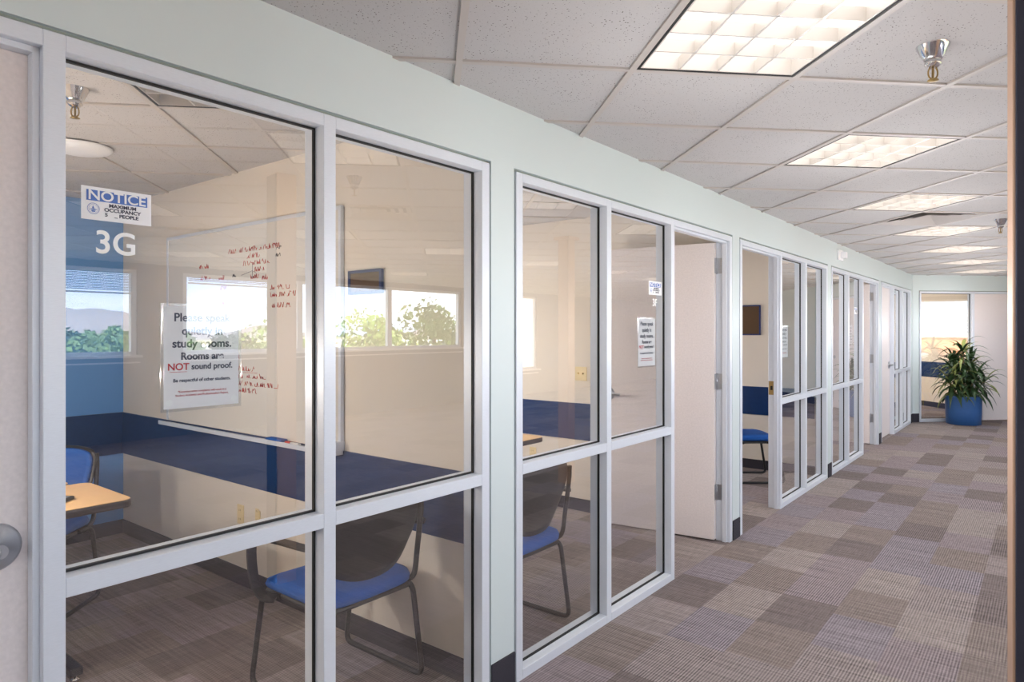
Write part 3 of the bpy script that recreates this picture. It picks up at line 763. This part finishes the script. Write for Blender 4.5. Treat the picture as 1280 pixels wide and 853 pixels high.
def plate(name, t, s, z, lab, w=.07, h=.115, kind='outlet'):
    root = empty(name, wallm(t, s, z)); tag(root, lab, kind)
    bm = B(); bx(bm, -w/2, w/2, -.006, -.001, -h/2, h/2); obj('cover_plate', bm, M['almond'], root, bevel=.002)
    if kind == 'outlet':
        for dz in (-.026, .026):
            bm = B(); bx(bm, -.017, .017, -.009, -.006, dz-.016, dz+.016); r_ = obj('socket', bm, M['almond'], root, bevel=.003)
            bm = B(); bx(bm, -.008, -.006, -.0095, -.009, dz-.004, dz+.006); bx(bm, .006, .008, -.0095, -.009, dz-.004, dz+.006); obj('slot', bm, M['black'], r_)
    else:
        for dx in (-.023, .023):
            bm = B(); bx(bm, dx-.005, dx+.005, -.018, -.006, -.004, .010); obj('toggle', bm, M['brass'], root, bevel=.001)
plate('wall_outlet', 2.10, 1.955, .412, 'almond wall outlet low on the wall of the first room')
plate('phone_jack', 2.10, 1.77, .435, 'small almond wall plate right of the outlet in the first room', .05, .06, 'outlet')
plate('light_switch', 4.725, 1.277, 1.139, 'double almond light switch on the wall of the second room', .115, .115, 'light switch')
plate('wall_outlet', 4.725, 1.774, .42, 'almond wall outlet low on the wall of the second room')

# ------------------------------------------------------------------ chairs
def make_chair(lab):
    root = empty('stacking_chair', Matrix()); tag(root, lab, 'chair')
    # seat cushion
    bm = B(); n = 14; W2, D2 = .235, .235
    def rr(px, py, e=4):   # superellipse outline
        return px, py
    rings = []
    for (k, z) in ((.90, .408), (.99, .420), (1.0, .440), (.97, .458), (.86, .468), (.5, .474)):
        ring = []
        for i in range(40):
            a = 2*PI*i/40; ca, sa = math.cos(a), math.sin(a); e = .30
            x = W2*k*math.copysign(abs(ca)**e, ca); y = D2*k*math.copysign(abs(sa)**e, sa)
            zz = z - (.018*max(0, (y-.12)/.115) if z > .43 else 0) + .008*abs(x/W2)**2
            ring.append(bm.verts.new((x, y, zz)))
        rings.append(ring)
    for a, b in zip(rings, rings[1:]):
        for i in range(40): f = bm.faces.new((a[i], a[(i+1) % 40], b[(i+1) % 40], b[i])); f.smooth = True
    bm.faces.new(rings[0]); f = bm.faces.new(rings[-1]); f.smooth = True
    obj('seat', bm, M['blue'], root)
    bm = B(); bx(bm, -.215, .215, -.215, .215, .388, .412); obj('seat_shell', bm, M['black'], root, bevel=.012, seg=3)
    # backrest shell and pad: a grid curved round the sitter
    def back(yoff, inset, thick, name, m_):
        bm = B(); nx, nz = 16, 10; g = []
        for j in range(nz+1):
            v = j/nz; row = []
            # half width: rounded bottom, wide top
            hw = (.235-inset)*(.93+.07*v)
            hw = min(hw, .235-inset)*(1-.10*max(0, v-.86)/.14)
            for i in range(nx+1):
                u = -1+2*i/nx
                zb = .495+inset*.7; zt = .840-inset*.7
                z = zb+(zt-zb)*v + .075*(abs(u)**2.6)*(1-v) - .022*(abs(u)**4)*v
                y = -.225-.075*v-.02*math.sin(v*PI) + .050*u*u + yoff
                row.append(bm.verts.new((hw*u, y, z)))
            g.append(row)
        for j in range(nz):
            for i in range(nx): f = bm.faces.new((g[j][i], g[j][i+1], g[j+1][i+1], g[j+1][i])); f.smooth = True
        o = obj(name, bm, m_, root)
        s = o.modifiers.new('solid', 'SOLIDIFY'); s.thickness = thick; s.offset = 0
        return o
    back(0, 0, .012, 'back_shell', M['black']); back(.016, .018, .022, 'back_pad', M['blue'])
    for sx in (-1, 1):
        bm = B()
        tube(bm, round_path([(sx*.215, .10, .40), (sx*.232, .20, .395), (sx*.245, .265, .011), (sx*.245, -.255, .011), (sx*.232, -.205, .40), (sx*.222, -.10, .402)], .045, 6), .0120, 10)
        obj('sled_leg', bm, M['blackmetal'], root)
        bm = B(); tube(bm, smooth_path([(sx*.226, -.16, .40), (sx*.232, -.215, .44), (sx*.232, -.235, .55), (sx*.228, -.262, .72), (sx*.222, -.27, .80)], 5), .012, 10)
        obj('back_upright', bm, M['blackmetal'], root)
        bm = B()
        path = smooth_path([(sx*.236, -.245, .665), (sx*.275, -.20, .668), (sx*.285, -.02, .665), (sx*.285, .12, .655), (sx*.285, .185, .625), (sx*.280, .205, .56), (sx*.275, .19, .46), (sx*.262, .15, .405), (sx*.235, .10, .398)], 6)
        tube(bm, path, .01, flat=(.042, .012, (sx, 0, 0)))
        obj('armrest', bm, M['black'], root, bevel=.003)
    bm = B(); tube(bm, [(-.225, -.13, .392), (.225, -.13, .392)], .009, 8); tube(bm, [(-.225, .15, .392), (.225, .15, .392)], .009, 8); obj('cross_bar', bm, M['blackmetal'], root)
    return root
def place(o, t, s, rz): o.matrix_world = at(t, s, 0, rz)
ch = make_chair('blue seated chair with black arms and back, behind the lower panes of the first front')
place(ch, 1.775, .60, math.radians(0))
CH = [(2.655, .43, 0, 'blue seated chair with dark back behind the lower left pane of the second front'),
      (1.16, 2.44, math.radians(131), 'blue chair pushed under the far side of the tables in the first room'),
      (6.83, .62, math.radians(-141.4), 'dark blue seated chair partly seen through the third doorway'),
      (8.16, .46, 0, 'chair behind the lower left pane of the fourth front')]
for ci, (t, s, rz, lab) in enumerate(CH):
    c_ = dup(ch, at(t, s, 0, rz), lab)
    if ci in (1, 2):           # these two have no arms
        for q in [q for q in c_.children if q.name.startswith('armrest')]: bpy.data.objects.remove(q)

# ------------------------------------------------------------------ tables
def make_table(L_, D_, lab, name='table'):
    root = empty(name, Matrix()); tag(root, lab, 'table')
    def slab(z0, z1, e, r=.05):
        bm = B(); pts = []
        for cx_, cy_, a0 in ((L_/2-r, D_/2-r, 0), (-L_/2+r, D_/2-r, 90), (-L_/2+r, -D_/2+r, 180), (L_/2-r, -D_/2+r, 270)):
            for k in range(7):
                a = math.radians(a0+k*15); pts.append((cx_+(r-e)*math.cos(a), cy_+(r-e)*math.sin(a)))
        lo = [bm.verts.new((x, y, z0)) for x, y in pts]; hi = [bm.verts.new((x, y, z1)) for x, y in pts]
        bm.faces.new(list(reversed(lo))); bm.faces.new(hi)
        for i in range(len(pts)): bm.faces.new((lo[i], lo[(i+1) % len(pts)], hi[(i+1) % len(pts)], hi[i]))
        return bm
    obj('tabletop', slab(.7385, .741, .004), M['tabletop'], root)
    obj('edge_band', slab(.705, .7385, 0), M['tableedge'], root, bevel=.008, seg=3)
    for sx in (-1, 1):
        x = sx*(L_/2-.22)
        bm = B(); tube(bm, [(x, 0, .05), (x, 0, .70)], .024, 12); bx(bm, x-.03, x+.03, -D_*.38, D_*.38, .69, .705); l_ = obj('leg', bm, M['blackmetal'], root)
        bm = B(); bx(bm, x-.026, x+.026, -D_*.44, D_*.44, .022, .058); obj('foot', bm, M['blackmetal'], l_, bevel=.008)
        for sy in (-1, 1):
            bm = B(); lathe(bm, [(.018, 0), (.018, .006), (.007, .010), (.007, .024)], 12, (x, sy*D_*.40)); obj('glide', bm, M['chrome'], l_)
    return root
ta = make_table(1.5, .535, 'tan topped table with dark rounded edge behind the first pane'); place(ta, .55, 1.70, 0)
tb_ = dup(ta, at(.48, 2.245, 0, 0), 'second tan table pushed against the back of the first room\'s front table')
dup(ta, at(3.14, 1.31, 0, 0), 'tan table seen behind the left panes of the second front')
dup(ta, at(6.2, 2.2, 0, 0), 'table inside the third room'); dup(ta, at(8.6, 1.9, 0, 0), 'table inside the fourth room')
# phone / remote lying on the near table
ph = empty('remote_control', at(1.06, 1.60, .741, .7)); tag(ph, 'small black remote lying on the nearest tan table', 'remote')
bm = B(); bx(bm, -.07, .07, -.022, .022, 0, .016); obj('body', bm, M['black'], ph, bevel=.006)
bm = B(); bx(bm, -.02, .05, -.012, .012, .016, .018); obj('keys', bm, M['steel'], ph)

# ------------------------------------------------------------------ potted dracaena
pp = empty('potted_plant', Matrix.Translation((7.30, 10.88, 0))); tag(pp, 'leafy green dracaena in a round blue pot at the end of the corridor', 'plant')
bm = B(); lathe(bm, [(.222, 0), (.240, .01), (.250, .2), (.254, .44), (.256, .455), (.248, .46), (.240, .45), (.236, .40), (.0, .40)], 48, cap=False); obj('pot', bm, M['pot'], pp)
bm = B(); lathe(bm, [(.236, .405), (.2, .415), (.0, .42)], 32, cap=False); obj('soil', bm, M['soil'], pp)
rnd = random.Random(11)
bl = B(); b2 = B()
stems = [(0, 0, 1.22, 0, .02), (.07, .03, 1.0, .10, .06), (-.08, .0, .92, -.10, -.02), (.03, -.07, .82, .04, -.12), (-.02, .08, 1.05, -.03, .08), (.12, -.02, .74, .20, -.05), (-.12, -.05, .70, -.20, -.08)]
def leaf(bm, base, az, el, L_, wd_, droop):
    d = Vector((math.cos(az)*math.cos(el), math.sin(az)*math.cos(el), math.sin(el))); side = Vector((-math.sin(az), math.cos(az), 0))
    n = 9; p = Vector(base); prev = None; step = L_/n
    for i in range(n+1):
        f = i/n; w_ = wd_*(.35+.65*math.sin(min(1, f*2.2)*PI/2))*(1-f**2.6)+.001
        up = side.cross(d).normalized()
        a = bm.verts.new(p-side*w_/2+up*w_*.18); c = bm.verts.new(p); b = bm.verts.new(p+side*w_/2+up*w_*.18)
        if prev:
            for q in ((prev[0], prev[1], c, a), (prev[1], prev[2], b, c)): fc = bm.faces.new(q); fc.smooth = True
        prev = (a, c, b)
        d = (d+Vector((0, 0, -droop*step*(1+2.2*f)))).normalized(); p = p+d*step
for si, (x, y, h, dx, dy) in enumerate(stems):
    sm = B(); tube(sm, smooth_path([(x, y, .40), (x+dx*.4, y+dy*.4, .40+(h-.4)*.5), (x+dx, y+dy, h)], 6), [.013]*7+[.010]*6 if False else .012, 8); obj('cane', sm, M['stem'], pp)
    nl = 40 if si < 5 else 26
    for k in range(nl):
        f = k/nl; hz = h-.30*(1-f)*(1 if si < 5 else .7); g = (hz-.4)/(h-.4)
        az = k*2.39996+si; el = math.radians(-5+78*f**1.4)
        leaf(bl if rnd.random() < .82 else b2, (x+dx*g, y+dy*g, hz), az, el, rnd.uniform(.30, .46), rnd.uniform(.046, .070), rnd.uniform(1.6, 3.4))
obj('foliage', bl, M['leaf'], pp, fix=False); obj('pale_foliage', b2, M['leaf2'], pp, fix=False, label='yellow green leaves')

# ------------------------------------------------------------------ outside: ground, hills, trees, low buildings (mirrored in the glass)
def A(az, dist, z=0):
    a = math.radians(az); return Vector((math.sin(a)*dist, math.cos(a)*dist, z))
GZ = -7.0
bm = B(); bmesh.ops.create_circle(bm, cap_ends=True, radius=1500, segments=48)
struct(obj('floor', bm, M['ground'], mtx=Matrix.Translation((0, 0, GZ))), 'dry ground outside the building', 'ground').name = 'ground'
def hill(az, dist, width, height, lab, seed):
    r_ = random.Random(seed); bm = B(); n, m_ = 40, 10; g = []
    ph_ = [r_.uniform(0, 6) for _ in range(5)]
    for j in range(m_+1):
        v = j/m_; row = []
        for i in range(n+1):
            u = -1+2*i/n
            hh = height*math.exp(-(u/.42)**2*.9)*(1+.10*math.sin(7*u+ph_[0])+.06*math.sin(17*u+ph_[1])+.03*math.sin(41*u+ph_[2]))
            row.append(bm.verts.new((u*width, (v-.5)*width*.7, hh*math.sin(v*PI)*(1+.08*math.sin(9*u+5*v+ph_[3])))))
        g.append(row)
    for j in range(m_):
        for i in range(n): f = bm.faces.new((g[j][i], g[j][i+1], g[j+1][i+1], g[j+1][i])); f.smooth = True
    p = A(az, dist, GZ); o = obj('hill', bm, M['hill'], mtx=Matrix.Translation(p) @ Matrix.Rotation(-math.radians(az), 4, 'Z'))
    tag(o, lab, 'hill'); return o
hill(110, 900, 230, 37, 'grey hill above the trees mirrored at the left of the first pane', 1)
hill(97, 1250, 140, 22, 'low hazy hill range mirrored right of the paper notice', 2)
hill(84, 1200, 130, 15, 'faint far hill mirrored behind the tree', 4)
def make_tree(m_, seed, lab, h, rad, leaves, size):
    r_ = random.Random(seed); root = empty('tree', Matrix()); tag(root, lab, 'tree')
    bm = B(); tube(bm, smooth_path([(0, 0, 0), (.1, .05, h*.3), (-.05, .1, h*.6), (0, 0, h*.9)], 4), [.22-.012*i for i in range(13)], 8); obj('trunk', bm, M['bark'], root)
    bm = B(); blobs = [(r_.uniform(-.55, .55)*rad, r_.uniform(-.55, .55)*rad, h*(.45+.5*r_.random()), rad*r_.uniform(.28, .5)) for _ in range(14)]
    blobs.append((0, 0, h*.96, rad*.25))
    for k in range(leaves):
        b = r_.choice(blobs); d = Vector((r_.gauss(0, 1), r_.gauss(0, 1), r_.gauss(0, 1))).normalized()*b[3]*r_.uniform(.5, 1.1)
        c = Vector(b[:3])+d; u = Vector((r_.gauss(0, 1), r_.gauss(0, 1), r_.gauss(0, 1))).normalized(); v = u.orthogonal().normalized()
        s = size*r_.uniform(.6, 1.3)
        bm.faces.new([bm.verts.new(c+u*s), bm.verts.new(c+v*s*.6), bm.verts.new(c-u*s), bm.verts.new(c-v*s*.6)])
    obj('crown', bm, m_, root, fix=False); return root
tr = make_tree(M['tree'], 5, 'bright leafy tree close outside the windows, mirrored in the second pane', 9.9, 2.6, 5200, .13)
tr.matrix_world = Matrix.Translation(A(84.2, 32, GZ-.9))
dup(tr, Matrix.Translation(A(78.0, 25.5, GZ-.6)) @ Matrix.Rotation(2, 4, 'Z'), 'second leafy tree beside the first, mirrored right of the window mullion')
dup(tr, Matrix.Translation(A(92.1, 34, GZ-1.4)) @ Matrix.Rotation(1, 4, 'Z'), 'lower leafy tree mirrored left of the first frame post')
td = make_tree(M['tree2'], 9, 'round dark tree in the wooded slope mirrored under the hill', 7.5, 4.2, 2600, .34)
td['group'] = 'trees on the far slope'
td.matrix_world = Matrix.Translation(A(108, 62, GZ))
row = 0
for dist in (70, 81, 92, 103):
    n_ = int(math.radians(21)*dist/9.6); row += 1
    for k in range(n_+1):
        az = 98+math.degrees((k+.5*(row % 2))*9.6/dist)
        if az > 112.5 or (az < 106 and dist > 85): continue
        sc = rnd.uniform(.92, 1.06)*(1+.0022*(dist-60))
        dup(td, Matrix.Translation(A(az, dist, GZ)) @ Matrix.Rotation(k*1.3+row, 4, 'Z') @ Matrix.Scale(sc, 4), 'round dark tree in the wooded slope mirrored under the hill', 'trees on the far slope')
def building(az, dist, w_, d_, h_, m_, lab, wins_=True):
    root = empty('building', Matrix.Translation(A(az, dist, GZ)) @ Matrix.Rotation(-math.radians(az), 4, 'Z')); tag(root, lab, 'building')
    bm = B(); bx(bm, -w_/2, w_/2, 0, d_, 0, h_); obj('walls', bm, m_, root)
    bm = B(); bx(bm, -w_/2-.3, w_/2+.3, -.3, d_+.3, h_, h_+.35); obj('roof', bm, M['stucco'], root)
    if wins_:
        n = int(w_/4)
        for k in range(n):
            for z in ([2.0] if h_ < 6 else [2.0, 5.2]):
                x = -w_/2+(k+.5)*w_/n
                bm = B(); bx(bm, x-1, x+1, -.06, .02, z, z+1.3); obj('window', bm, M['steel'], root)
building(94, 95, 34, 14, 6.2, M['stucco'], 'long white low building mirrored right of the paper notice')
building(86, 140, 40, 14, 6.4, M['stucco'], 'far pale building with flat roof')
building(122.5, 62, 20, 12, 8.0, M['brick'], 'red brick building mirrored behind the plant')
